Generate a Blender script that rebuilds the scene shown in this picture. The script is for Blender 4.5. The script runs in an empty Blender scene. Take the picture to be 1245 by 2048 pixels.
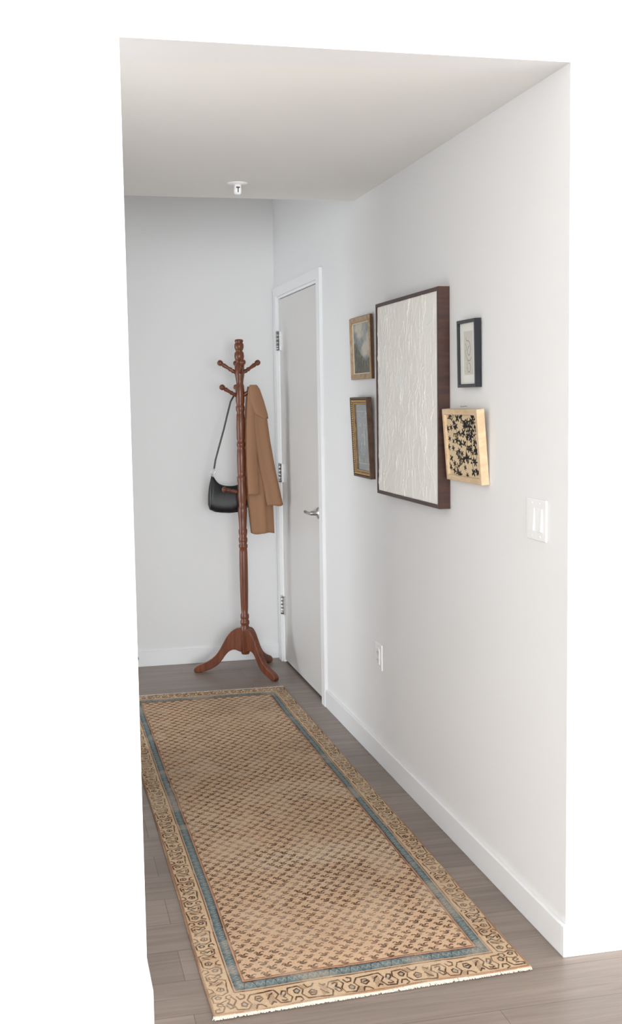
import bpy, math, random
import numpy as np
from mathutils import Vector, Matrix
random.seed(4); rng=np.random.default_rng(7)
sc=bpy.context.scene
sc.view_settings.view_transform='Standard'
sc.view_settings.look='None'
sc.view_settings.exposure=0.07

# ------------------------------------------------------------ helpers
def lin(c):
    c=np.asarray(c,float)/255.0
    return np.where(c<=0.04045,c/12.92,((c+0.055)/1.055)**2.4)
def L4(c):
    l=lin(c); return (float(l[0]),float(l[1]),float(l[2]),1.0)

def newmat(name):
    m=bpy.data.materials.new(name); m.use_nodes=True
    nt=m.node_tree; b=nt.nodes['Principled BSDF']
    return m,nt,b
def paint(name,rgb,rough=0.6,metal=0.0,var=0.02,nscale=30,bump=0.0,bscale=200,spec=0.5,coat=0.0):
    m,nt,b=newmat(name)
    tc=nt.nodes.new('ShaderNodeTexCoord')
    n=nt.nodes.new('ShaderNodeTexNoise'); n.inputs['Scale'].default_value=nscale; n.inputs['Detail'].default_value=4
    nt.links.new(tc.outputs['Object'],n.inputs['Vector'])
    mx=nt.nodes.new('ShaderNodeMix'); mx.data_type='RGBA'
    c=lin(rgb)
    mx.inputs['A'].default_value=tuple(np.clip(c*(1-var),0,1))+(1,)
    mx.inputs['B'].default_value=tuple(np.clip(c*(1+var),0,1))+(1,)
    nt.links.new(n.outputs['Fac'],mx.inputs['Factor'])
    nt.links.new(mx.outputs['Result'],b.inputs['Base Color'])
    b.inputs['Roughness'].default_value=rough; b.inputs['Metallic'].default_value=metal
    b.inputs['Specular IOR Level'].default_value=spec
    b.inputs['Coat Weight'].default_value=coat; b.inputs['Coat Roughness'].default_value=0.15
    if bump>0:
        n2=nt.nodes.new('ShaderNodeTexNoise'); n2.inputs['Scale'].default_value=bscale; n2.inputs['Detail'].default_value=3
        nt.links.new(tc.outputs['Object'],n2.inputs['Vector'])
        bp=nt.nodes.new('ShaderNodeBump'); bp.inputs['Strength'].default_value=bump; bp.inputs['Distance'].default_value=0.002
        nt.links.new(n2.outputs['Fac'],bp.inputs['Height']); nt.links.new(bp.outputs['Normal'],b.inputs['Normal'])
    return m
def wood(name,c1,c2,rough=0.35,stretch=(60,60,4),coat=0.0):
    m,nt,b=newmat(name)
    tc=nt.nodes.new('ShaderNodeTexCoord'); mp=nt.nodes.new('ShaderNodeMapping'); mp.inputs['Scale'].default_value=stretch
    n=nt.nodes.new('ShaderNodeTexNoise'); n.inputs['Scale'].default_value=1.0; n.inputs['Detail'].default_value=6; n.inputs['Distortion'].default_value=0.6
    nt.links.new(tc.outputs['Object'],mp.inputs['Vector']); nt.links.new(mp.outputs['Vector'],n.inputs['Vector'])
    cr=nt.nodes.new('ShaderNodeValToRGB'); cr.color_ramp.elements[0].position=0.3; cr.color_ramp.elements[1].position=0.7
    cr.color_ramp.elements[0].color=L4(c1); cr.color_ramp.elements[1].color=L4(c2)
    nt.links.new(n.outputs['Fac'],cr.inputs['Fac']); nt.links.new(cr.outputs['Color'],b.inputs['Base Color'])
    b.inputs['Roughness'].default_value=rough; b.inputs['Coat Weight'].default_value=coat; b.inputs['Coat Roughness'].default_value=0.2
    return m
def vcol(name,rough=0.8,bump=0.0,bscale=600,spec=0.3,coat=0.0):
    m,nt,b=newmat(name)
    a=nt.nodes.new('ShaderNodeVertexColor'); a.layer_name='Col'
    nt.links.new(a.outputs['Color'],b.inputs['Base Color'])
    b.inputs['Roughness'].default_value=rough; b.inputs['Specular IOR Level'].default_value=spec
    b.inputs['Coat Weight'].default_value=coat; b.inputs['Coat Roughness'].default_value=0.05
    if bump>0:
        tc=nt.nodes.new('ShaderNodeTexCoord')
        n2=nt.nodes.new('ShaderNodeTexNoise'); n2.inputs['Scale'].default_value=bscale
        nt.links.new(tc.outputs['Object'],n2.inputs['Vector'])
        bp=nt.nodes.new('ShaderNodeBump'); bp.inputs['Strength'].default_value=bump; bp.inputs['Distance'].default_value=0.002
        nt.links.new(n2.outputs['Fac'],bp.inputs['Height']); nt.links.new(bp.outputs['Normal'],b.inputs['Normal'])
    return m

def link(o,parent=None):
    sc.collection.objects.link(o)
    if parent: o.parent=parent
    return o
def empty(name,loc=(0,0,0),rot=(0,0,0)):
    o=bpy.data.objects.new(name,None); o.location=loc; o.rotation_euler=rot; o.empty_display_size=0.05
    return link(o)
def mesh(name,V,F,mat,parent=None,smooth=False,loc=(0,0,0)):
    me=bpy.data.meshes.new(name); me.from_pydata([tuple(v) for v in V],[],[tuple(f) for f in F]); me.update()
    if isinstance(mat,(list,tuple)):
        for m in mat: me.materials.append(m)
    elif mat: me.materials.append(mat)
    if smooth: me.polygons.foreach_set('use_smooth',[True]*len(me.polygons))
    o=bpy.data.objects.new(name,me); o.location=loc
    return link(o,parent)
def boxVF(x0,x1,y0,y1,z0,z1,V=None,F=None):
    V=[] if V is None else V; F=[] if F is None else F
    b=len(V)
    V+= [(x0,y0,z0),(x1,y0,z0),(x1,y1,z0),(x0,y1,z0),(x0,y0,z1),(x1,y0,z1),(x1,y1,z1),(x0,y1,z1)]
    F+= [tuple(b+i for i in f) for f in ((0,3,2,1),(4,5,6,7),(0,1,5,4),(1,2,6,5),(2,3,7,6),(3,0,4,7))]
    return V,F
def box(name,x0,x1,y0,y1,z0,z1,mat,parent=None,bevel=0.0,seg=2):
    V,F=boxVF(x0,x1,y0,y1,z0,z1)
    o=mesh(name,V,F,mat,parent)
    if bevel>0:
        md=o.modifiers.new('b','BEVEL'); md.width=bevel; md.segments=seg
    return o
def lathe(name,prof,p0,direction,mat,parent=None,n=24):
    """prof list of (distance along axis, radius)"""
    d=Vector(direction).normalized(); a=d.orthogonal().normalized(); b=d.cross(a)
    p0=Vector(p0); V=[];F=[]
    for (h,r) in prof:
        for i in range(n):
            t=2*math.pi*i/n
            V.append(p0+d*h+(a*math.cos(t)+b*math.sin(t))*r)
    for j in range(len(prof)-1):
        for i in range(n):
            k=(i+1)%n
            F.append((j*n+i,j*n+k,(j+1)*n+k,(j+1)*n+i))
    F.append(tuple(reversed(range(n)))); F.append(tuple((len(prof)-1)*n+i for i in range(n)))
    o=mesh(name,V,F,mat,parent,smooth=True)
    return o
def tube(name,pts,r,mat,parent=None,n=10,flat=None):
    cu=bpy.data.curves.new(name,'CURVE'); cu.dimensions='3D'; cu.bevel_depth=r; cu.bevel_resolution=3
    s=cu.splines.new('NURBS'); s.points.add(len(pts)-1)
    for i,p in enumerate(pts): s.points[i].co=(p[0],p[1],p[2],1)
    s.use_endpoint_u=True; s.order_u=3; s.resolution_u=8; cu.use_fill_caps=True
    o=bpy.data.objects.new(name,cu); cu.materials.append(mat)
    dg=bpy.context.evaluated_depsgraph_get()
    sc.collection.objects.link(o); dg.update()
    me=bpy.data.meshes.new_from_object(o.evaluated_get(bpy.context.evaluated_depsgraph_get()))
    bpy.data.objects.remove(o)
    me.polygons.foreach_set('use_smooth',[True]*len(me.polygons))
    o2=bpy.data.objects.new(name,me)
    return link(o2,parent)

def vnoise(u,v,su,sv,seed):
    g=np.random.default_rng(seed)
    a=u*su; b=v*sv
    nu=int(np.max(a))+3; nv=int(np.max(b))+3
    G=g.random((nu+1,nv+1))
    i=np.floor(a).astype(int); j=np.floor(b).astype(int); i=np.clip(i,0,nu-1); j=np.clip(j,0,nv-1)
    fa=a-i; fb=b-j; fa=fa*fa*(3-2*fa); fb=fb*fb*(3-2*fb)
    return (G[i,j]*(1-fa)+G[i+1,j]*fa)*(1-fb)+(G[i,j+1]*(1-fa)+G[i+1,j+1]*fa)*fb
def fbm(u,v,su,sv,seed,o=4):
    r=0;w=1;t=0
    for k in range(o):
        r=r+w*vnoise(u,v,su*2**k,sv*2**k,seed+k); t+=w; w*=0.5
    return r/t
def seg(px,py,a,b):
    ax,ay=a;bx,by=b
    dx,dy=bx-ax,by-ay; l=dx*dx+dy*dy+1e-12
    t=np.clip(((px-ax)*dx+(py-ay)*dy)/l,0,1)
    return np.hypot(px-ax-t*dx,py-ay-t*dy)
def poly(px,py,pts):
    d=None
    for a,b in zip(pts[:-1],pts[1:]):
        s=seg(px,py,a,b); d=s if d is None else np.minimum(d,s)
    return d
def gridmesh(name,X,Y,Z,col,mat,parent=None,flip=False,smooth=True,skirt=None):
    """X,Y,Z arrays (nu,nv); col (nu,nv,3) linear"""
    nu,nv=X.shape
    V=np.stack([X,Y,Z],-1).reshape(-1,3)
    idx=np.arange(nu*nv).reshape(nu,nv)
    q=np.stack([idx[:-1,:-1],idx[1:,:-1],idx[1:,1:],idx[:-1,1:]],-1).reshape(-1,4)
    if flip: q=q[:,::-1]
    C=None if col is None else col.reshape(-1,3)
    if skirt is not None:
        ring=np.concatenate([idx[:,0],idx[-1,1:],idx[-2::-1,-1],idx[0,-2:0:-1]])
        base=len(V); W=V[ring].copy(); W[:,2]=skirt
        V=np.vstack([V,W]); n=len(ring)
        a=ring; b=np.roll(ring,-1); c=base+(np.arange(n)+1)%n; d=base+np.arange(n)
        q=np.vstack([q,np.stack([a,d,c,b],-1)])
        if C is not None: C=np.vstack([C,C[ring]])
    me=bpy.data.meshes.new(name)
    me.vertices.add(len(V)); me.vertices.foreach_set('co',V.astype(np.float32).ravel())
    me.loops.add(q.size); me.loops.foreach_set('vertex_index',q.astype(np.int32).ravel())
    me.polygons.add(len(q)); me.polygons.foreach_set('loop_start',np.arange(0,q.size,4,dtype=np.int32))
    me.polygons.foreach_set('loop_total',np.full(len(q),4,dtype=np.int32))
    me.update(calc_edges=True); me.validate()
    if smooth: me.polygons.foreach_set('use_smooth',np.ones(len(q),dtype=bool))
    if C is not None:
        at=me.color_attributes.new(name='Col',type='FLOAT_COLOR',domain='POINT')
        at.data.foreach_set('color',np.hstack([C,np.ones((len(C),1))]).astype(np.float32).ravel())
    me.materials.append(mat)
    o=bpy.data.objects.new(name,me)
    return link(o,parent)
def blend(C,mask,rgb):
    m=np.clip(mask,0,1)[...,None]
    return C*(1-m)+lin(rgb)*m

# ------------------------------------------------------------ dimensions
Lx=-1.176; YF=-0.060; H=2.44; HLF=2.424; D1=2.16; D2=3.986; HB=0.090
XL,XR,YB,ZT=-4.2,3.2,-8.0,3.0

m_wall=paint('wall_paint',(241,241,241),0.85,var=0.006,nscale=3,bump=0.04,bscale=350,spec=0.2)
m_ceil=paint('ceiling_paint',(243,242,239),0.9,var=0.005,nscale=3,spec=0.1)
m_trim=paint('trim_paint',(245,246,247),0.45,var=0.004,nscale=5)
m_door=paint('door_paint',(224,222,219),0.4,var=0.006,nscale=4)
m_steel=paint('brushed_steel',(190,190,190),0.3,metal=1.0,var=0.03,nscale=80)
m_plast=paint('white_plastic',(250,250,250),0.35,var=0.003)
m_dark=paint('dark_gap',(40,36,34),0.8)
m_glass_dark=paint('window_frame_paint',(225,225,225),0.5)

# floor --------------------------------------------------
m_floor,nt,b=newmat('vinyl_plank_floor')
tc=nt.nodes.new('ShaderNodeTexCoord')
br=nt.nodes.new('ShaderNodeTexBrick'); br.offset=0.37; br.offset_frequency=2
br.inputs['Scale'].default_value=1.0; br.inputs['Brick Width'].default_value=1.22; br.inputs['Row Height'].default_value=0.18
br.inputs['Mortar Size'].default_value=0.0009; br.inputs['Mortar Smooth'].default_value=0.2; br.inputs['Bias'].default_value=0.0
br.inputs['Color1'].default_value=L4((147,133,123)); br.inputs['Color2'].default_value=L4((131,118,109)); br.inputs['Mortar'].default_value=L4((90,80,73))
mp0=nt.nodes.new('ShaderNodeMapping'); mp0.inputs['Location'].default_value=(-0.16,0.05,0)
nt.links.new(tc.outputs['Object'],mp0.inputs['Vector']); nt.links.new(mp0.outputs['Vector'],br.inputs['Vector'])
mp=nt.nodes.new('ShaderNodeMapping'); mp.inputs['Scale'].default_value=(1.3,22,1)
n=nt.nodes.new('ShaderNodeTexNoise'); n.inputs['Scale'].default_value=1.6; n.inputs['Detail'].default_value=8; n.inputs['Roughness'].default_value=0.6; n.inputs['Distortion'].default_value=0.8
nt.links.new(tc.outputs['Object'],mp.inputs['Vector']); nt.links.new(mp.outputs['Vector'],n.inputs['Vector'])
cr=nt.nodes.new('ShaderNodeValToRGB'); cr.color_ramp.elements[0].position=0.3; cr.color_ramp.elements[0].color=(0.70,0.68,0.67,1)
cr.color_ramp.elements[1].position=0.72; cr.color_ramp.elements[1].color=(1.10,1.10,1.10,1)
nt.links.new(n.outputs['Fac'],cr.inputs['Fac'])
mx=nt.nodes.new('ShaderNodeMix'); mx.data_type='RGBA'; mx.blend_type='MULTIPLY'; mx.inputs['Factor'].default_value=1
nt.links.new(br.outputs['Color'],mx.inputs['A']); nt.links.new(cr.outputs['Color'],mx.inputs['B'])
nt.links.new(mx.outputs['Result'],b.inputs['Base Color'])
b.inputs['Roughness'].default_value=0.42
bp=nt.nodes.new('ShaderNodeBump'); bp.inputs['Strength'].default_value=0.15; bp.inputs['Distance'].default_value=0.002
nt.links.new(n.outputs['Fac'],bp.inputs['Height']); nt.links.new(bp.outputs['Normal'],b.inputs['Normal'])

# ------------------------------------------------------------ room shell
T=0.15
box('floor',XL-T,XR+T,YB-T,D2+T,-0.1,0.0,m_floor)
# front wall (faces camera) with opening
V,F=boxVF(XL,Lx,YF,0.12,0,ZT)
boxVF(0,XR,0,0.12,0,ZT,V,F)
b0=len(V)
V+=[(Lx,YF,HLF),(0,0,H),(0,0.12,H),(Lx,0.12,HLF),(Lx,YF,ZT),(0,0,ZT),(0,0.12,ZT),(Lx,0.12,ZT)]
F+=[tuple(b0+i for i in f) for f in ((0,3,2,1),(4,5,6,7),(0,1,5,4),(1,2,6,5),(2,3,7,6),(3,0,4,7))]
mesh('wall_front',V,F,m_wall)
sy0,sy1,sz1=2.35,3.75,2.2  # opening added in the unseen left wall so fill light reaches the hall end
V,F=boxVF(Lx-T,Lx,0.12,sy0,0,ZT); boxVF(Lx-T,Lx,sy1,D2+T,0,ZT,V,F); boxVF(Lx-T,Lx,sy0,sy1,sz1,ZT,V,F)
mesh('wall_hall_left',V,F,m_wall)
# unseen side room, added with its opening to bring light to the hall end
V,F=boxVF(-3.6-T,-3.6,1.2,D2+T,0,ZT); boxVF(-3.6,Lx-T,D2,D2+T,0,ZT,V,F); boxVF(-3.6,Lx-T,1.2-T,1.2,0,ZT,V,F)
mesh('wall_added_room',V,F,m_wall)
box('ceiling_added_room',-3.6-T,Lx-T,1.2-T,D2+T,ZT,ZT+0.1,m_ceil)
# right hall wall with door hole
DY0,DY1,DZ=2.86,3.872,2.162
V,F=boxVF(0,T,0.12,DY0,0,ZT); boxVF(0,T,DY1,D2+T,0,ZT,V,F); boxVF(0,T,DY0,DY1,DZ,ZT,V,F)
mesh('wall_hall_right',V,F,m_wall)
box('wall_hall_end',Lx,0,D2,D2+T,0,ZT,m_wall)
# hall soffit: underside follows the header line
V=[(Lx,0.12,HLF),(0,0.12,H),(0,D1,H),(Lx,D1,H),(Lx,0.12,ZT),(0,0.12,ZT),(0,D1,ZT),(Lx,D1,ZT)]
mesh('ceiling_hall',V,[(0,3,2,1),(4,5,6,7),(0,1,5,4),(1,2,6,5),(2,3,7,6),(3,0,4,7)],m_ceil)
box('ceiling_entry',Lx-T,T,0.12,D2+T,ZT,ZT+0.1,m_ceil)
box('ceiling_living',XL-T,XR+T,YB-T,0.12,ZT,ZT+0.1,m_ceil)
box('wall_living_left',XL-T,XL,YB,0.12,0,ZT,m_wall)
# living room right wall w/ window
wy0,wy1,wz0,wz1=-5.2,-0.9,0.15,2.6
V,F=boxVF(XR,XR+T,YB,wy0,0,ZT); boxVF(XR,XR+T,wy1,0.12,0,ZT,V,F); boxVF(XR,XR+T,wy0,wy1,0,wz0,V,F); boxVF(XR,XR+T,wy0,wy1,wz1,ZT,V,F)
mesh('wall_living_right',V,F,m_wall)
bx0,bx1,bz0,bz1=-3.6,2.6,0.15,2.8
V,F=boxVF(XL-T,bx0,YB-T,YB,0,ZT); boxVF(bx1,XR+T,YB-T,YB,0,ZT,V,F); boxVF(bx0,bx1,YB-T,YB,0,bz0,V,F); boxVF(bx0,bx1,YB-T,YB,bz1,ZT,V,F)
mesh('wall_living_back',V,F,m_wall)
# window frames
V,F=[],[]
for x in np.linspace(bx0,bx1,5): boxVF(x-0.025,x+0.025,YB-0.1,YB-0.04,bz0,bz1,V,F)
for z in (bz0+0.025,bz1-0.025): boxVF(bx0,bx1,YB-0.1,YB-0.04,z-0.025,z+0.025,V,F)
mesh('window_1',V,F,m_glass_dark)
V,F=[],[]
for y in np.linspace(wy0,wy1,4): boxVF(XR+0.04,XR+0.1,y-0.025,y+0.025,wz0,wz1,V,F)
for z in (wz0+0.025,wz1-0.025): boxVF(XR+0.04,XR+0.1,wy0,wy1,z-0.025,z+0.025,V,F)
mesh('window_2',V,F,m_glass_dark)

# baseboards
t=0.013
def bb(name,*a): return box(name,*a,m_trim,bevel=0.002)
bb('baseboard_front_left',XL,Lx+t,YF-t,YF,0,HB)
bb('baseboard_front_right',-t,XR,-t,0,0,HB)
bb('baseboard_hall_left',Lx,Lx+t,YF,sy0,0,HB)
bb('baseboard_hall_right',-t,0,0,2.782,0,HB)
bb('baseboard_hall_end',Lx+t,0,D2-t,D2,0,HB)

# ------------------------------------------------------------ door
door=empty('door_1',(0,3.36,0))
def dl(y): return y-3.36
CZ=2.222
V,F=boxVF(-0.016,0.0,dl(2.782),dl(DY0-0.008),0,CZ); boxVF(-0.016,0,dl(DY1+0.008),dl(3.95),0,CZ,V,F); boxVF(-0.016,0,dl(DY0-0.008),dl(DY1+0.008),DZ+0.008,CZ,V,F)
o=mesh('casing',V,F,m_trim,door)
V,F=boxVF(-0.002,0.1,dl(DY0-0.008),dl(DY0+0.004),0,DZ+0.008); boxVF(-0.002,0.1,dl(DY1-0.004),dl(DY1+0.008),0,DZ+0.008,V,F); boxVF(-0.002,0.1,dl(DY0),dl(DY1),DZ-0.004,DZ+0.008,V,F)
mesh('jamb',V,F,m_trim,door)
box('slab',0.004,0.045,dl(DY0+0.008),dl(DY1-0.010),0.014,DZ-0.008,m_door,door,bevel=0.0015)
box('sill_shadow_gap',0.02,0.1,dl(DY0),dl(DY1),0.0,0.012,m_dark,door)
for i,z in enumerate((1.915,1.14,0.345)):
    V,F=boxVF(-0.006,0.004,dl(DY1-0.045),dl(DY1+0.006),z-0.055,z+0.055)
    mesh('hinge_leaf_%d'%i,V,F,m_steel,door)
    prof=[(0,0.004),(0.002,0.0075)]
    for k in range(5):
        prof+=[(0.002+k*0.0216,0.0078),(0.0215+k*0.0216,0.0078),(0.0218+k*0.0216,0.006),(0.0234+k*0.0216,0.0078)]
    prof+=[(0.114,0.004)]
    lathe('hinge_knuckle_%d'%i,prof,(-0.010,dl(DY1-0.004),z-0.056),(0,0,1),m_steel,door,n=14)
hy=dl(2.93); hz=0.985
lathe('lever_rose',[(0,0.0),(0,0.03),(0.006,0.031),(0.010,0.027),(0.011,0.012),(0.045,0.011),(0.05,0.008)],(0.004,hy,hz),(-1,0,0),m_steel,door)
tube('lever_handle',[(-0.046,hy-0.006,hz),(-0.052,hy+0.01,hz),(-0.052,hy+0.05,hz+0.001),(-0.05,hy+0.09,hz),(-0.042,hy+0.125,hz-0.001)],0.0085,m_steel,door)
lathe('privacy_pin',[(0,0.012),(0.003,0.012),(0.004,0.0)],(0.004,hy,hz+0.0),(-1,0,0),m_steel,door)

# door stop on far baseboard
ds=empty('door_stop',(-0.878,D2-t,0.052))
lathe('base',[(0,0.014),(0.004,0.014),(0.006,0.006)],(0,0,0),(0,-1,0),m_steel,ds)
lathe('spring',[(0.005+0.003*k,0.0055 if k%2 else 0.004) for k in range(18)],(0,0,0),(0,-1,0),m_steel,ds)
lathe('rubber_tip',[(0.058,0.006),(0.06,0.008),(0.072,0.008),(0.074,0.004)],(0,0,0),(0,-1,0),m_plast,ds)

# ------------------------------------------------------------ ceiling sprinkler
sp=empty('ceiling_sprinkler',(-0.583,1.80,H))
lathe('escutcheon',[(0,0.040),(0.003,0.041),(0.006,0.038),(0.008,0.02),(0.010,0.016)],(0,0,0),(0,0,-1),m_plast,sp,n=32)
lathe('cap',[(0.008,0.015),(0.03,0.016),(0.042,0.0155),(0.048,0.010),(0.049,0.0)],(0,0,0),(0,0,-1),m_plast,sp,n=24)
V,F=boxVF(-0.0075,0.0075,-0.0176,-0.0150,-0.024,-0.019); boxVF(-0.0022,0.0022,-0.0176,-0.0150,-0.041,-0.019,V,F)
mesh('letter_t',V,F,paint('grey_print',(95,95,95),0.6),sp)

# ------------------------------------------------------------ switch + outlet
sw=empty('light_switch',(0,0.198,1.216))
box('plate',-0.006,0,-0.068,0.068,-0.060,0.060,m_plast,sw,bevel=0.0035,seg=3)
for i,y in enumerate((-0.026,0.026)):
    box('rocker_frame_%d'%i,-0.0068,-0.004,y-0.0185,y+0.0185,-0.035,0.035,m_trim,sw,bevel=0.0006)
    V=[(-0.0068,y-0.016,-0.032),(-0.0068,y+0.016,-0.032),(-0.0068,y+0.016,0.032),(-0.0068,y-0.016,0.032),
       (-0.0115,y-0.016,-0.032),(-0.0115,y+0.016,-0.032),(-0.0078,y+0.016,0.032),(-0.0078,y-0.016,0.032)]
    mesh('rocker_%d'%i,V,[(0,1,2,3),(4,7,6,5),(0,4,5,1),(1,5,6,2),(2,6,7,3),(3,7,4,0)],m_plast,sw)
    for z in (-0.048,0.048): lathe('screw_%d_%d'%(i,z>0),[(0,0.003),(0.0008,0.003),(0.0012,0.0)],(-0.006,y,z),(-1,0,0),m_plast,sw,n=10)
ou=empty('wall_outlet',(0,1.832,0.467))
box('plate',-0.006,0,-0.048,0.048,-0.056,0.056,m_plast,ou,bevel=0.003,seg=3)
box('receptacle',-0.009,-0.004,-0.02,0.02,-0.035,0.035,m_trim,ou,bevel=0.001)
V,F=[],[]
for z in (-0.017,0.017):
    boxVF(-0.0093,-0.0085,-0.009,-0.0065,z-0.003,z+0.006,V,F); boxVF(-0.0093,-0.0085,0.006,0.0085,z-0.003,z+0.006,V,F); boxVF(-0.0093,-0.0085,-0.002,0.002,z-0.010,z-0.006,V,F)
mesh('slots',V,F,m_dark,ou)

# ------------------------------------------------------------ pictures
def frame(parent,w,h,fw,t,mat,bevel=0.002,name='frame',lip=None):
    """local: y in [-w/2,w/2], z in [0,h], x from -t to 0"""
    V,F=[],[]
    prof=[(0,0),(0,-t+bevel),(bevel,-t),(fw-bevel,-t+(lip or 0)),(fw,-t+(lip or 0)+bevel),(fw,0)]
    for (inset,x) in prof:
        for (y,z) in [(-w/2+inset,inset),(w/2-inset,inset),(w/2-inset,h-inset),(-w/2+inset,h-inset)]:
            V.append((x,y,z))
    n=len(prof)
    for j in range(n):
        k=(j+1)%n
        for i in range(4):
            l=(i+1)%4
            F.append((j*4+i,k*4+i,k*4+l,j*4+l))
    return mesh(name,V,F,mat,parent)
def art(parent,name,y0,y1,z0,z1,x,res,colf,mat,hf=None):
    nu=int((y1-y0)/res)+2; nv=int((z1-z0)/res)+2
    u,v=np.meshgrid(np.linspace(0,1,nu),np.linspace(0,1,nv),indexing='ij')
    C=colf(u,v,(y1-y0),(z1-z0))
    Hh=hf(u,v,(y1-y0),(z1-z0)) if hf else 0*u
    return gridmesh(name,np.full_like(u,x)-Hh,y1-(y1-y0)*u,z0+(z1-z0)*v,C,mat,parent)
m_walnut=wood('walnut',(50,28,22),(78,45,34),0.45,(8,8,60))
# --- large textured canvas
w,h=0.765,0.768
pb=empty('textured_canvas_painting',(-0.001,(0.934+1.697)/2,1.183))
frame(pb,w,h,0.014,0.042,m_walnut,0.0015)
box('backing',-0.03,-0.002,-w/2+0.013,w/2-0.013,0.013,h-0.013,m_walnut,pb)
def hcanvas(u,v,W,Hh):
    Z=0.0007*fbm(u,v,50,50,11,3)+0.0016*fbm(u,v,9,9,17,2)
    g=np.random.default_rng(5)
    X=u*W; Y=v*Hh; nu,nv=u.shape
    for k in range(420):
        cx,cy=g.random()*W,g.random()*Hh
        ln=g.uniform(0.03,0.11); ang=math.pi/2+g.normal(0,0.38); wd=g.uniform(0.0014,0.0034); am=g.uniform(0.0006,0.0018); cv=g.normal(0,5)
        i0,i1=int((cx-ln)/W*nu),int((cx+ln)/W*nu)+1; j0,j1=int((cy-ln)/Hh*nv),int((cy+ln)/Hh*nv)+1
        i0,j0=max(i0,0),max(j0,0); i1,j1=min(i1,nu),min(j1,nv)
        x=X[i0:i1,j0:j1]-cx; y=Y[i0:i1,j0:j1]-cy
        s=x*math.cos(ang)+y*math.sin(ang); q=-x*math.sin(ang)+y*math.cos(ang)-cv*s*s
        Z[i0:i1,j0:j1]+=am*np.exp(-(q/wd)**2)*np.clip(1.2-(np.abs(s)/(ln*0.5))**3,0,1)
    return Z
def ccanvas(u,v,W,Hh):
    C=np.zeros(u.shape+(3,))+lin((253,250,243))
    n=fbm(u,v,5,5,3,4); return np.clip(C*(0.94+0.1*n[...,None]),0,0.97)
m_canvas=vcol('impasto_canvas',0.5,0.15,500,0.5)
art(pb,'canvas',-w/2+0.0135,w/2-0.0135,0.0135,h-0.0135,-0.0365,0.0020,ccanvas,m_canvas,hcanvas)

# --- landscape in gold frame
m_gold=wood('gold_wood',(150,118,80),(196,166,126),0.4,(30,30,30))
m_goldside=wood('dark_frame_side',(70,48,34),(96,68,48),0.5,(30,30,30))
w,h=0.315,0.27
pl=empty('landscape_picture',(-0.001,1.865+w/2,1.655),(0,math.radians(-1.5),0))
frame(pl,w,h,0.024,0.018,m_gold,0.003,lip=0.005)
frame(pl,w+0.002,h+0.002,0.003,0.012,m_goldside,0.001,name='frame_side')
frame(pl,w-0.044,h-0.044,0.006,0.010,paint('cream_slip',(222,212,190),0.6),0.001,name='slip').location=(0,0,0.022)
def cland(u,v,W,Hh):
    C=np.zeros(u.shape+(3,))+lin((126,134,134))
    cl=fbm(u,v,3,4,21,5)
    C=blend(C,(cl-0.45)*5,(196,190,170)); C=blend(C,(0.45-cl)*5,(80,92,98))
    hor=0.42+0.14*np.sin(u*5+1)+0.10*(fbm(u,v*0,6,1,8,4)-0.5)
    hor=hor+0.25*np.clip(0.35-u,0,1)
    m=np.clip((hor-v)*25,0,1); C=blend(C,m,(50,60,46))
    n=fbm(u,v,14,14,31,4); C=blend(C,m*np.clip((n-0.52)*6,0,1),(106,98,68))
    C=blend(C,m*np.clip((0.45-n)*6,0,1),(28,34,28))
    r=np.clip((0.2-v)*8,0,1)*np.clip((u-0.3)*3,0,1); C=blend(C,r*0.7,(86,76,52))
    return C
m_print=vcol('art_print',0.35,spec=0.5)
art(pl,'print',-w/2+0.026,w/2-0.026,0.026,h-0.026,-0.006,0.002,cland,m_print)

# --- ornate beaded frame
w,h=0.272,0.35
po=empty('ornate_framed_picture',(-0.001,1.866+w/2,1.228),(0,math.radians(-2.5),0))
m_orn=wood('antique_gold',(84,56,34),(160,122,72),0.35,(60,60,60)) 
frame(po,w,h,0.010,0.022,m_goldside,0.002,name='outer_rail')
o=frame(po,w-0.02,h-0.02,0.022,0.018,m_orn,0.003,name='frame',lip=0.006); o.location=(0,0,0.010)
def beads(parent,name,w,h,inset,x,r,mat,step):
    V,F=[],[]
    pts=[]
    a,b_=w/2-inset,h-inset
    ny=int((2*a)/step); nz=int((b_-inset)/step)
    for i in range(ny+1):
        y=-a+2*a*i/ny; pts+=[(y,inset),(y,b_)]
    for i in range(1,nz):
        z=inset+(b_-inset)*i/nz; pts+=[(-a,z),(a,z)]
    for (y,z) in pts:
        base=len(V); n=8; m=5
        V.append((x-r,y,z))
        for j in range(1,m):
            ph=math.pi/2*j/(m-1)
            for i in range(n):
                t_=2*math.pi*i/n; V.append((x-r*math.cos(ph),y+r*math.sin(ph)*math.cos(t_),z+r*math.sin(ph)*math.sin(t_)))
        for i in range(n): F.append((base,base+1+i,base+1+(i+1)%n))
        for j in range(m-2):
            for i in range(n):
                F.append((base+1+j*n+i,base+1+(j+1)*n+i,base+1+(j+1)*n+(i+1)%n,base+1+j*n+(i+1)%n))
    return mesh(name,V,F,mat,parent,smooth=True)
m_bead=paint('gilt_beads',(205,170,110),0.3,metal=0.5,var=0.2,nscale=60)
beads(po,'beading',w,h,0.0155,-0.017,0.0042,m_bead,0.0095)
beads(po,'inner_beading',w,h,0.028,-0.0125,0.0025,m_bead,0.006)
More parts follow.
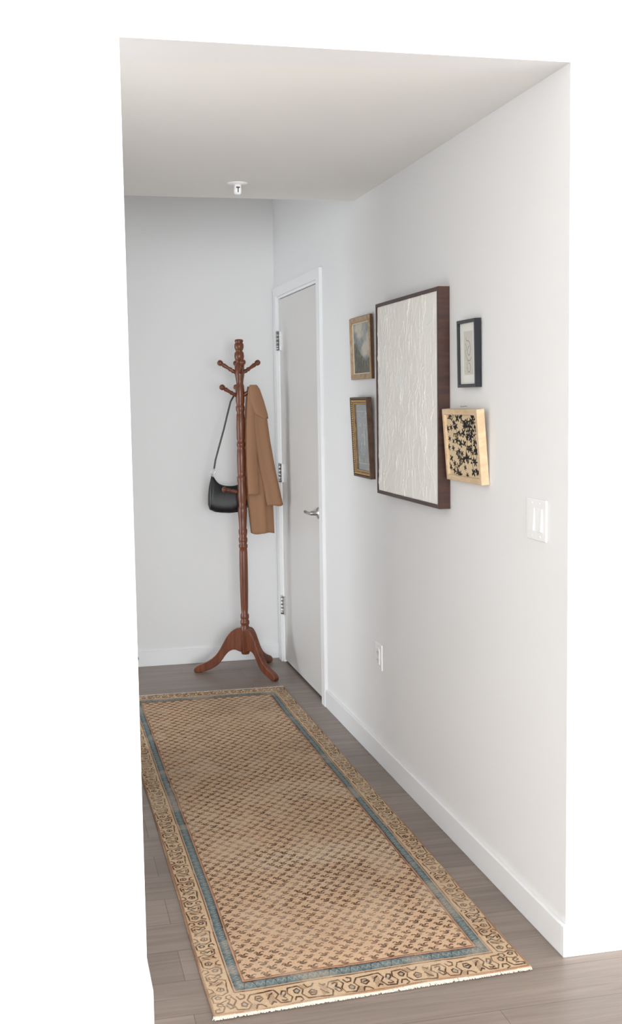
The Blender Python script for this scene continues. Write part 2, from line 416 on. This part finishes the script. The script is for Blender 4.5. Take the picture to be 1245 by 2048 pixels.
def corn(u,v,W,Hh):
    C=np.zeros(u.shape+(3,))+lin((104,114,120))
    n=fbm(u,v,3,4,41,4); C=C*(0.8+0.4*n[...,None])
    ins=(np.minimum(np.minimum(u*W,(1-u)*W),np.minimum(v*Hh,(1-v)*Hh)))
    C=blend(C,np.clip((0.03-ins)*900,0,1),(92,100,106))
    C=blend(C,np.exp(-((ins-0.03)/0.0015)**2),(170,168,160))
    m=np.clip((ins-0.032)*900,0,1)
    C=blend(C,m*np.clip((0.35+0.1*np.sin(u*9)-v)*15,0,1),(66,74,76))
    C=blend(C,m*np.clip((fbm(u,v,20,20,55,3)-0.6)*8,0,1),(150,150,142))
    return C
m_glz=vcol('glazed_print',0.15,spec=0.6,coat=0.6)
art(po,'print',-w/2+0.031,w/2-0.031,0.031,h-0.031,-0.009,0.002,corn,m_glz)

# --- black framed line drawing
w,h=0.168,0.22
pk=empty('line_drawing_picture',(-0.001,0.632+w/2,1.603),(0,math.radians(-0.8),0))
m_blk=paint('black_frame',(26,28,36),0.35,var=0.1)
frame(pk,w,h,0.011,0.021,m_blk,0.001)
box('backing',-0.006,-0.001,-w/2+0.01,w/2-0.01,0.01,h-0.01,m_blk,pk)
def cdraw(u,v,W,Hh):
    C=np.zeros(u.shape+(3,))+lin((240,238,231))
    X=u*W;Y=v*Hh
    m=((X>0.034)&(X<W-0.03)&(Y>0.030)&(Y<Hh-0.026)).astype(float)
    C=blend(C,m,(212,209,198))
    px=(u-0.5)*10; py=(v-0.5)*13
    curves=[[(-1.6,3.4),(-0.8,2.6),(0.2,2.8),(1.1,2.0),(1.5,0.9),(0.9,-0.2),(0.1,-0.5),(-0.6,0.2),(-0.3,1.2),(0.6,1.6)],
            [(-1.9,0.9),(-1.4,-0.6),(-0.3,-1.5),(0.9,-1.6),(1.8,-0.9)],
            [(-0.3,-1.5),(-0.9,-2.7),(-0.4,-3.8),(0.7,-4.0),(1.4,-3.2),(1.0,-2.2),(0.2,-2.0)],
            [(-1.8,2.2),(-1.2,1.6),(-0.9,0.6)]]
    for c in curves:
        for _ in range(2):
            q=[c[0]]
            for a,b2 in zip(c[:-1],c[1:]):
                q+=[(a[0]*.75+b2[0]*.25,a[1]*.75+b2[1]*.25),(a[0]*.25+b2[0]*.75,a[1]*.25+b2[1]*.75)]
            c=q+[c[-1]]
        d=poly(px,py,c); C=blend(C,np.clip(1.6-d/0.07,0,1)*0.85,(60,58,56))
    C=blend(C,m*np.clip((fbm(u,v,40,50,77,2)-0.62)*8,0,1)*0.5*np.clip((0.3-v)*6,0,1),(90,88,84))
    return C
art(pk,'print',-w/2+0.0105,w/2-0.0105,0.0105,h-0.0105,-0.0125,0.0010,cdraw,m_print)

# --- floral textile in pale deep frame
w,h=0.327,0.242
pf=empty('floral_textile_picture',(-0.001,0.568+w/2,1.292),(0,math.radians(-4.2),0))
m_pine=wood('pale_pine',(212,180,140),(234,208,172),0.5,(20,20,50))
frame(pf,w,h,0.019,0.026,m_pine,0.0015)
box('backing',-0.014,-0.001,-w/2+0.018,w/2-0.018,0.018,h-0.018,m_pine,pf)
def cflor(u,v,W,Hh):
    C=np.zeros(u.shape+(3,))+lin((226,204,168))
    C=C*(0.94+0.12*fbm(u,v,30,30,91,3)[...,None])
    X=u*W;Y=v*Hh; K=np.full(u.shape,9.0)
    g=np.random.default_rng(12)
    for k in range(26):   # stems
        x,y=g.random()*W,g.random()*Hh; a=g.uniform(0.6,2.4); pts=[(x,y)]
        for s in range(6):
            a+=g.normal(0,0.5); x+=0.014*math.cos(a); y+=0.014*math.sin(a); pts.append((x,y))
            if g.random()<0.85:
                bx=x+0.011*math.cos(a+1.3); by=y+0.009*math.sin(a+1.3)
                K=np.minimum(K,seg(X,Y,(x,y),(bx,by))-0.0030)
        K=np.minimum(K,poly(X,Y,pts)-0.0018)
    for a_ in range(9):
        for b_ in range(6):
            cx=(a_+0.5+g.uniform(-0.45,0.45)+0.5*(b_%2))*W/9; cy=(b_+0.5+g.uniform(-0.4,0.4))*Hh/6
            r=g.uniform(0.009,0.0155); n_=g.integers(4,7); ph=g.random()*6
            th=np.arctan2(Y-cy,(X-cx)/1.35); rr=np.hypot((X-cx)/1.35,Y-cy)
            K=np.minimum(K,rr-r*(0.72+0.33*np.cos(n_*th+ph)))
    return blend(C,np.clip(0.5-K/0.0012,0,1),(22,21,24))
art(pf,'textile',-w/2+0.0185,w/2-0.0185,0.0185,h-0.0185,-0.018,0.0012,cflor,vcol('printed_textile',0.8,0.1,900))
lathe('hanging_nail',[(0,0.0012),(0.02,0.0012),(0.0202,0.003),(0.021,0.003)],(0.004,0.0,h+0.008),(-1,0,0),m_steel,pf,n=10)

# ------------------------------------------------------------ rug
rug=empty('runner_rug',(-0.58,1.6,0))
RW,RL=0.892,3.31; res=0.0018
nu=int(RW/res); nv=int(RL/res)
u,v=np.meshgrid(np.linspace(0,1,nu),np.linspace(0,1,nv),indexing='ij')
X=u*RW; Y=v*RL
Xd=X+0.008*(fbm(u,v,3,9,200,4)-0.5); Yd=Y+0.012*(fbm(u,v,4,8,220,4)-0.5)
SW,EW=0.112,0.165
dS=np.minimum(Xd,RW-Xd); dE=np.minimum(Yd,RL-Yd)*(SW/EW)
d=np.minimum(dS,dE); side=dS<dE
s=np.where(side,Yd,Xd*1.0)
BEIGE=(196,170,140); DK=(76,52,40)
C=np.zeros(u.shape+(3,))+lin((195,164,135))
ab=fbm(u,v,3,9,240,4); C=C*(0.82+0.34*ab[...,None])
C=blend(C,(fbm(u,v,2,14,245,3)-0.5)*1.5,(202,180,156))
cw,ch=0.0445,0.058
fx=Xd-SW; fy=Yd-EW
row=np.floor(fy/(ch/2)).astype(int)
field=d>SW
def h01(a,b,k): 
    t_=np.sin(a*127.1+b*311.7+k*74.7)*43758.5453
    return t_-np.floor(t_)
dm=np.full(u.shape,99.0); dt=np.full(u.shape,99.0); dc=np.full(u.shape,99.0)
for dr in (-1,0,1):
    r2=row+dr
    lx2=(fx+np.where(r2%2==0,0,cw/2))/cw; c2=np.floor(lx2)
    qx=(lx2-c2-0.5)*cw*1000+(h01(r2,c2,1)-0.5)*3; qy=(fy/(ch/2)-r2-0.5)*(ch/2)*1000+(h01(r2,c2,2)-0.5)*3
    fl=(r2//2)%2==0
    qx=np.where(fl,-qx,qx)
    ang=(h01(r2,c2,3)-0.5)*0.35; qx,qy=qx*np.cos(ang)-qy*np.sin(ang),qx*np.sin(ang)+qy*np.cos(ang)
    qy=qy*(0.9+0.25*h01(r2,c2,4))
    d1=poly(qx,qy,[(-10,-6),(-4,-11),(5,-9),(9,-3),(5,3),(-2,1),(-3,7),(-10,11),(-13,7)])
    d2=poly(qx,qy,[(-7,-4),(-2,-6),(2,-4),(5,-5)])
    d3=poly(qx,qy,[(5,6),(8,10),(12,9)]); d4=poly(qx,qy,[(9,2),(13,5),(16,3)])
    dm=np.minimum(dm,np.minimum(np.minimum(d1,d2+0.3),np.minimum(d3,d4)+0.2)); dt=np.minimum(dt,np.hypot((qx-1)/1.6,(qy+14)))
    dc=np.minimum(dc,np.hypot(qx/1.2,qy+3))
wear=fbm(u,v,60,220,260,3)
fade=np.clip(0.65+0.75*fbm(u,v,4,14,280,3),0,1)
C=blend(C,field*np.clip((6.5-dc)/2,0,1)*0.30,(168,126,100))
C=blend(C,field*np.clip((3.2-dt)/1.0,0,1)*0.6*(wear*1.3),(120,140,142))
C=blend(C,field*np.clip((2.4-dm+(wear-0.5)*1.5)/0.9,0,1)*np.clip(0.7+wear*0.6,0,1)*fade,DK)
o1,o2,o3=0.070,0.077,0.102
def band(a,b_): return ((d>=a)&(d<b_)).astype(float)
C=blend(C,band(0,o1),BEIGE)
C=blend(C,band(0,o1)*(fbm(u,v,10,40,246,3)-0.45)*1.6,(182,146,116))
per=0.148
kk=np.floor(s/per); ls=(s/per-kk-0.5)*per*1000; lt=(d/o1-0.5)*66
lt=np.where(kk%2==0,lt,-lt)
main=band(0.006,o1-0.004)
pol=[[(-74,-22),(-60,-24),(-46,-24),(-38,-8),(-50,4),(-40,20),(-14,22),(-4,8),(-14,-6),(-8,-22),(20,-24),(32,-10),(24,4),(36,20),(74,22)],
     [(-32,-6),(-26,-16),(-16,-14),(-20,-4),(-28,2),(-22,8)],[(-34,12),(-26,15),(-20,12)],
     [(6,-12),(16,-16),(22,-8),(14,0),(6,-4),(6,-12)],[(0,20),(6,10),(18,12),(22,22),(12,26)],
     [(40,-26),(46,-14),(58,-16),(66,-24)],[(44,2),(54,-6),(66,2),(60,12),(48,12),(44,2)],[(50,4),(60,5)],[(-70,2),(-62,-10),(-54,-14)],[(-66,20),(-58,12),(-52,16)]]
db=np.full(u.shape,99.0)
for p_ in pol: db=np.minimum(db,poly(ls,lt,p_))
tealblob=np.minimum(np.hypot((ls-55)/1.4,lt-4),np.minimum(np.hypot((ls-14)/1.2,lt+8),np.hypot((ls+28)/1.6,(lt+2))))
C=blend(C,main*np.clip((5.5-tealblob)/1.0,0,1)*0.55,(120,138,138))
hat=((np.abs(ls+60)<10)&(np.abs(lt)<18))|((np.abs(ls-34)<9)&(np.abs(lt+18)<8))|((np.abs(ls+26)<9)&(np.abs(lt-18)<5))
C=blend(C,main*hat*np.clip((np.sin((ls+lt)*1.3)-0.1)*3,0,1)*0.8,DK)
C=blend(C,main*np.clip((2.4-db+(wear-0.5)*1.4)/0.9,0,1)*np.clip(0.65+wear*0.6,0,1),DK)
C=blend(C,band(0,0.0045),(156,118,94))
C=blend(C,np.exp(-((d-0.0055)/0.0012)**2)*0.6,DK)
C=blend(C,band(o1,o1+0.003)*0.85,DK)
C=blend(C,band(o1+0.003,o2),(184,154,126))
bl=band(o2,o3)
C=blend(C,bl,(94,110,115)); C=blend(C,bl*(fbm(u,v,14,50,300,3)-0.3)*1.0,(124,137,138))
ks=np.floor(s/0.030); l2=(s/0.030-ks-0.5)*30; t2=(d-(o2+o3)/2)*1000
sx=np.where(ks%2==0,1,-1)
dd=np.minimum(poly(l2*sx,t2,[(-13,-6),(-6,7),(1,-5),(7,7),(14,-3)]),np.hypot(l2,t2)+1.2)
C=blend(C,bl*np.clip((2.0-dd)/1.0,0,1)*0.6,(162,158,144))
dd=poly(l2*sx,t2,[(-9,10),(-4,11),(4,-11),(9,-10)])
C=blend(C,bl*np.clip((1.9-dd)/1.0,0,1)*0.75,(58,60,62))
C=blend(C,band(o3,o3+0.0025),DK); C=blend(C,band(o3+0.0025,SW-0.001),(174,134,108)); C=blend(C,band(SW-0.0025,SW)*0.75,DK)
worn=np.clip((fbm(u,v,9,30,330,4)-0.53)*1.8,0,0.3)
C=blend(C,worn,(198,176,152))
sp_=rng.random(u.shape); C=C*(0.84+0.32*sp_[...,None])
C=np.clip(C,0,1)
BL,BR,TR,TL=(-1.014,-.088),(-.125,-.046),(-.137,3.240),(-1.035,3.262)
def bil(k): return (BL[k]*(1-u)*(1-v)+BR[k]*u*(1-v)+TR[k]*u*v+TL[k]*(1-u)*v)
GX=bil(0)+0.004*(vnoise(v,u*0,14,1,5)-0.5)+0.004*(vnoise(v,u*0,5,1,6)-0.5)
GY=bil(1)+0.006*(vnoise(u,v*0,6,1,7)-0.5)
ed=np.clip(np.minimum(np.minimum(u*RW,(1-u)*RW),np.minimum(v*RL,(1-v)*RL))/0.006,0,1)
GZ=0.004+0.003*np.sqrt(ed)+0.0006*(rng.random(u.shape)-0.5)+0.0010*vnoise(u,v,5,12,9)
m_rug=vcol('wool_rug',0.95,0.0,spec=0.1)
gridmesh('pile',GX+0.58,GY-1.6,GZ,C,m_rug,rug,skirt=0.0005)
# fringe
V,F=[],[]
for end in (0,1):
    for i in range(430):
        f_=(i+0.5)/430
        if end==0: x=BL[0]*(1-f_)+BR[0]*f_; y=BL[1]*(1-f_)+BR[1]*f_; sg=-1
        else: x=TL[0]*(1-f_)+TR[0]*f_; y=TL[1]*(1-f_)+TR[1]*f_; sg=1
        for q in range(3):
            ln=random.uniform(0.005,0.014)*(1 if end==0 else 1.8); dx=random.gauss(0,0.004); w_=0.0011
            x0=x+random.uniform(-0.001,0.001); y0=y-sg*0.004
            p=[(x0,y0,0.005),(x0+dx*0.5,y0+sg*ln*0.6,0.004),(x0+dx,y0+sg*(ln+0.003),0.0022)]
            b0=len(V)
            for (a,b_,c) in p:
                V+=[(a-w_+0.58,b_-1.6,c),(a+0.58,b_-1.6,c+0.0012),(a+w_+0.58,b_-1.6,c)]
            for k in range(2):
                F+=[(b0+3*k,b0+3*k+1,b0+3*k+4,b0+3*k+3),(b0+3*k+1,b0+3*k+2,b0+3*k+5,b0+3*k+4)]
mesh('fringe',V,F,paint('cotton_fringe',(228,220,208),0.9,var=0.1,nscale=200),rug)

# ------------------------------------------------------------ coat rack
RX,RY=-0.274,3.66
rack=empty('coat_rack',(RX,RY,0))
m_cherry=wood('cherry_wood',(86,40,20),(126,66,34),0.38,(50,50,5),coat=0.25)
Zp=lambda y:0.108+(1308-y)*0.00287
prof=[]
def P(y,r): prof.append((Zp(y),r))
for y,r in [(1308,0.0),(1308,0.021),(1305,0.024),(1262,0.0255),(1252,0.0255),(1249,0.021),(1246,0.0265),(1240,0.0265),(1238,0.021),(1234,0.025),(1228,0.025),(1224,0.019),(1215,0.021),(1180,0.0235),(1130,0.0245),(1100,0.0235),
            (1093,0.022),(1091,0.0255),(1086,0.0255),(1084,0.021),(1078,0.0255),(1073,0.0255),(1070,0.021),(1062,0.025),(1056,0.025),(1053,0.021),(1030,0.0245),(1020,0.0265),(1012,0.0265),(1008,0.021),(1000,0.023),(990,0.027),(972,0.027),(964,0.023),(956,0.0265),(950,0.0265),(947,0.021),(940,0.024),
            (915,0.0255),(896,0.024),(892,0.020),(888,0.0255),(882,0.0255),(879,0.020),(874,0.024),(850,0.025),(826,0.023),(822,0.0195),(817,0.0255),(811,0.0255),(807,0.021),(800,0.025),(785,0.026),(770,0.024),(765,0.020),(758,0.022),(748,0.027),(732,0.027),(726,0.021),
            (722,0.017),(719,0.024),(712,0.028),(705,0.026),(701,0.018),(699,0.022),(694,0.027),(688,0.026),(685,0.02),(683,0.024),(680,0.024),(678.5,0.018),(678,0.0)]: P(y,r)
prof=sorted(prof,key=lambda a:a[0])
lathe('pole',prof,(0,0,0),(0,0,1),m_cherry,rack,n=32)
def peg(name,z,az,el,ln,z_off=0):
    d_=Vector((math.cos(az)*math.cos(el),math.sin(az)*math.cos(el),math.sin(el)))
    pr=[(0,0.010),(ln*0.25,0.009),(ln*0.3,0.0125),(ln*0.36,0.009),(ln*0.42,0.0125),(ln*0.5,0.009),(ln*0.62,0.0105),(ln*0.72,0.0125),(ln*0.78,0.009),(ln*0.81,0.0135),(ln*0.88,0.0165),(ln*0.95,0.0145),(ln*0.99,0.008),(ln,0)]
    lathe(name,pr,(0,0,z),d_,m_cherry,rack,n=16)
R=math.radians
peg('peg_1',1.713,R(172),R(33),0.146); peg('peg_2',1.713,R(8),R(33),0.146); peg('peg_3',1.713,R(-88),R(36),0.135); peg('peg_4',1.713,R(92),R(36),0.135)
peg('peg_5',1.585,R(190),R(30),0.138); peg('peg_6',1.585,R(-10),R(36),0.10); peg('peg_7',1.585,R(95),R(36),0.12)
peg('peg_8',1.045,R(182),R(12),0.12); peg('peg_9',1.045,R(62),R(20),0.10)
# legs
ctrl_top=[(0.015,0.262),(0.045,0.262),(0.075,0.248),(0.105,0.215),(0.13,0.17),(0.155,0.125),(0.185,0.090),(0.22,0.066),(0.255,0.052),(0.285,0.040),(0.303,0.022),(0.300,0.004)]
ctrl_bot=[(0.288,0.0),(0.262,0.001),(0.235,0.010),(0.20,0.022),(0.165,0.042),(0.138,0.070),(0.115,0.105),(0.092,0.128),(0.065,0.138),(0.04,0.128),(0.015,0.118)]
pts=ctrl_top+ctrl_bot
q=[]
n_=len(pts)
for i in range(n_):
    a,b_=pts[i],pts[(i+1)%n_]
    q+=[(a[0]*.75+b_[0]*.25,a[1]*.75+b_[1]*.25),(a[0]*.25+b_[0]*.75,a[1]*.25+b_[1]*.75)]
pts=q
zmin=min(p[1] for p in pts)
for i,ang in enumerate((164.6,-64.7,50)):
    a=R(ang); c_,s_=math.cos(a),math.sin(a); V=[];F=[]; hw=0.0155; n_=len(pts)
    for sg in (-1,1):
        for (r_,z_) in pts: V.append((r_*c_-sg*hw*s_,r_*s_+sg*hw*c_,z_-zmin))
    for k in range(n_):
        l=(k+1)%n_; F.append((k,l,n_+l,n_+k))
    F.append(tuple(reversed(range(n_)))); F.append(tuple(range(n_,2*n_)))
    o=mesh('leg_%d'%(i+1),V,F,m_cherry,rack)
    md=o.modifiers.new('b','BEVEL'); md.width=0.005; md.segments=3; md.angle_limit=R(50)

# ------------------------------------------------------------ handbag
m_lea=paint('black_leather',(22,22,24),0.38,var=0.15,bump=0.2,bscale=300)
BY=3.765
bx=lambda px:-1.392+((-0.251+0.008+(px-489)/339)+1.392)*((BY+2.916)/6.759)
bz=lambda py:1.572+((0.067+(1308-py)/339)-1.572)*((BY+2.916)/6.759)
bag=empty('shoulder_bag',(bx(462),BY,bz(990)))
ox,oz=bx(462),bz(990)
topc=[(429,943),(436,957),(446,965),(460,968),(475,968),(488,963),(497,955),(504,942)]
botc=[(420,1003),(423,1013),(434,1018),(448,1020),(463,1021),(478,1020),(492,1018),(503,1008)]
def smooth(c,n):
    t_=np.linspace(0,len(c)-1,n); xs=np.interp(t_,range(len(c)),[p[0] for p in c]); ys=np.interp(t_,range(len(c)),[p[1] for p in c])
    return xs,ys
nu_,nv_=40,16
tx,ty=smooth(topc,nu_); bxs,bys=smooth(botc,nu_)
V=[];F=[]
for sgn in (-1,1):
    for i in range(nu_):
        for j in range(nv_+1):
            f_=j/nv_
            a=tx[i]*(1-f_)+bxs[i]*f_; b_=ty[i]*(1-f_)+bys[i]*f_
            e=4*(i/(nu_-1))*(1-i/(nu_-1))
            if i<nu_/2: a-=2.5*math.sin(math.pi*f_)*(1-e)
            else: a+=2.5*math.sin(math.pi*f_)*(1-e)
            th=0.034*math.sqrt(max(0,min(1,e*2.2)))*(0.12+0.88*math.sqrt(max(0,math.sin(math.pi*min(0.97,0.03+f_*0.95)*0.5)))) * math.sqrt(max(0.0,1-(f_**8)))
            V.append((bx(a)-ox,sgn*th,bz(b_)-oz))
N=nu_*(nv_+1)
for sgn in (0,1):
    for i in range(nu_-1):
        for j in range(nv_):
            a=sgn*N+i*(nv_+1)+j; q=(a,a+1,a+nv_+2,a+nv_+1)
            F.append(q if sgn==0 else q[::-1])
for i in range(nu_-1):
    a=i*(nv_+1); F.append((a,a+nv_+1,N+a+nv_+1,N+a)); a+=nv_; F.append((a,N+a,N+a+nv_+1,a+nv_+1))
for j in range(nv_):
    F.append((j,N+j,N+j+1,j+1)); a=(nu_-1)*(nv_+1)+j; F.append((a,a+1,N+a+1,N+a))
mesh('body',V,F,m_lea,bag,smooth=True)
q=lambda px,py,dy=0:(bx(px)-ox,dy,bz(py)-oz)
tube('piping',[q(a,b_,-0.003) for a,b_ in topc],0.003,m_lea,bag)
def strap(name,pts,w=0.007,t_=0.0018):
    V=[];F=[]
    for i,p in enumerate(pts):
        p=Vector(p); a=Vector(pts[max(0,i-1)]); b_=Vector(pts[min(len(pts)-1,i+1)]); d_=(b_-a).normalized()
        s_=d_.cross(Vector((0,1,0))).normalized()
        for (k,m_) in ((-1,-1),(1,-1),(1,1),(-1,1)): V.append(p+s_*k*w*0.6+Vector((0,1,0))*m_*w*0.45)
    for i in range(len(pts)-1):
        for k in range(4): F.append((4*i+k,4*i+(k+1)%4,4*i+4+(k+1)%4,4*i+4+k))
    F.append((0,3,2,1)); n_=len(V); F.append((n_-4,n_-3,n_-2,n_-1))
    return mesh(name,V,F,m_lea,bag)
strap('strap_outer',[q(434,932),q(437,915),q(445,888),q(455,855),q(463,825),q(470,800),q(477,788),q(484,785),q(490,790),q(494,806)],0.008)
strap('strap_inner',[q(494,806,0.004),q(497,850,0.004),q(500,900,0.004),q(501,938,0.004)],0.008)
for i,(px_,py_) in enumerate(((432,938),(501,942))):
    c=q(px_,py_); pts_=[(c[0]+0.012*math.cos(t_),c[1],c[2]+0.015*math.sin(t_)) for t_ in np.linspace(0,2*math.pi,14)]
    tube('ring_%d'%i,pts_,0.0026,m_steel,bag)
tube('ring_tab',[q(431,948,-0.004),q(428,940,-0.004),q(425,946,-0.004)],0.003,m_steel,bag)

# ------------------------------------------------------------ coat
m_coat=paint('tan_cotton',(158,120,93),0.85,var=0.05,nscale=12,bump=0.15,bscale=500,spec=0.15)
cxp=lambda px:-0.276+(px-489)/348.0
coat=empty('tan_coat',(cxp(525),RY-0.01,1.64))
def drape(name,rows,folds,amp,dep,seed,yoff=0,close=True):
    g=np.random.default_rng(seed); n=72; m=60
    ys=[r[0] for r in rows]; V=[];F=[]
    ph=g.random(4)*6
    for j in range(m):
        f_=j/(m-1); y=ys[0]+(ys[-1]-ys[0])*f_
        l=np.interp(y,ys,[r[1] for r in rows]); r_=np.interp(y,ys,[r[2] for r in rows])
        hw=(r_-l)/2/348; cx=cxp((l+r_)/2)-cxp(525)
        grow=min(1,f_*2.2)**0.7
        for i in range(n):
            t_=2*math.pi*i/n
            fold=amp*grow*(math.cos(folds*t_+ph[0]+0.8*f_)+0.5*math.cos((folds*2-1)*t_+ph[1]-1.2*f_))
            x=hw*math.cos(t_); yy=(dep*(0.45+0.55*grow)+fold)*math.sin(t_)
            yy+=0.6*fold*abs(math.sin(t_))
            x+=0.25*fold*abs(math.sin(t_))
            zj=Zp(y)-1.64+0.004*math.sin(3*t_+ph[2])*(1 if j==m-1 else 0)
            V.append((cx+x,yoff+yy,zj))
    for j in range(m-1):
        for i in range(n):
            k=(i+1)%n; F.append((j*n+i,(j+1)*n+i,(j+1)*n+k,j*n+k))
    F.append(tuple(range(n)))
    F.append(tuple(reversed([(m-1)*n+i for i in range(n)])))
    o=mesh(name,V,F,m_coat,coat,smooth=True)
    return o
drape('body',[(771,505,522),(785,502,528),(820,499,536),(870,496,541),(930,496,548),(1000,500,552),(1064,506,554)],5,0.010,0.030,3,yoff=0.012)
drape('front_panel',[(770,508,524),(790,508,532),(830,510,541),(880,514,547),(940,524,557),(1008,538,571)],3,0.008,0.022,8,yoff=-0.018)
drape('sleeve',[(776,504,518),(800,502,520),(850,499,519),(920,498,520),(985,500,523)],2,0.004,0.018,15,yoff=-0.022)
drape('collar',[(768,507,521),(776,505,527),(800,507,535),(826,516,542),(834,530,543)],2,0.003,0.022,21,yoff=-0.028)

# ------------------------------------------------------------ lights
def area(name,loc,rot,sx,sy,power,col):
    l=bpy.data.lights.new(name,'AREA'); l.shape='RECTANGLE'; l.size=sx; l.size_y=sy; l.energy=power; l.color=col
    o=bpy.data.objects.new(name,l); o.location=loc; o.rotation_euler=rot; link(o); return o
area('daylight_back_window',((bx0+bx1)/2,YB-0.2,(bz0+bz1)/2),(R(90),0,0),bx1-bx0,bz1-bz0,660,(0.96,0.985,1.0))
area('daylight_right_window',(XR+0.2,(wy0+wy1)/2,(wz0+wz1)/2),(0,R(90),0),wz1-wz0,wy1-wy0,150,(1.0,0.99,0.98))
area('fill_side_room',(-3.5,3.0,1.0),(0,R(-90),0),1.6,1.4,40,(0.92,0.96,1.0))  # added fill lamp that brightens the far hall; no window behind it
sl=bpy.data.lights.new('sun','SUN'); sl.energy=9; sl.angle=R(1.5); sl.color=(1,0.98,0.95)
so=bpy.data.objects.new('sun',sl); so.location=(6,-3,5); so.rotation_euler=Vector((-0.62,0.05,-0.78)).to_track_quat('-Z','Y').to_euler(); link(so)
wd=bpy.data.worlds.new('sky'); sc.world=wd; wd.use_nodes=True
wd.node_tree.nodes['Background'].inputs[0].default_value=(0.8,0.9,1.0,1); wd.node_tree.nodes['Background'].inputs[1].default_value=1.0

# ------------------------------------------------------------ camera
yaw,pitch,roll,FP=0.22742,0.09637,-0.01552,2334.1
f=Vector((math.sin(yaw)*math.cos(pitch),math.cos(yaw)*math.cos(pitch),-math.sin(pitch)))
r=f.cross(Vector((0,0,1))).normalized(); up=r.cross(f)
c,s=math.cos(roll),math.sin(roll)
r2=r*c+up*s; u2=-r*s+up*c
M=Matrix((( r2.x,u2.x,-f.x,-1.39246),(r2.y,u2.y,-f.y,-2.91611),(r2.z,u2.z,-f.z,1.57214),(0,0,0,1)))
cam=bpy.data.cameras.new('camera'); cam.sensor_fit='VERTICAL'; cam.sensor_height=36; cam.lens=FP*36/2048; cam.clip_start=0.05
co=bpy.data.objects.new('camera',cam); co.matrix_world=M; link(co); sc.camera=co
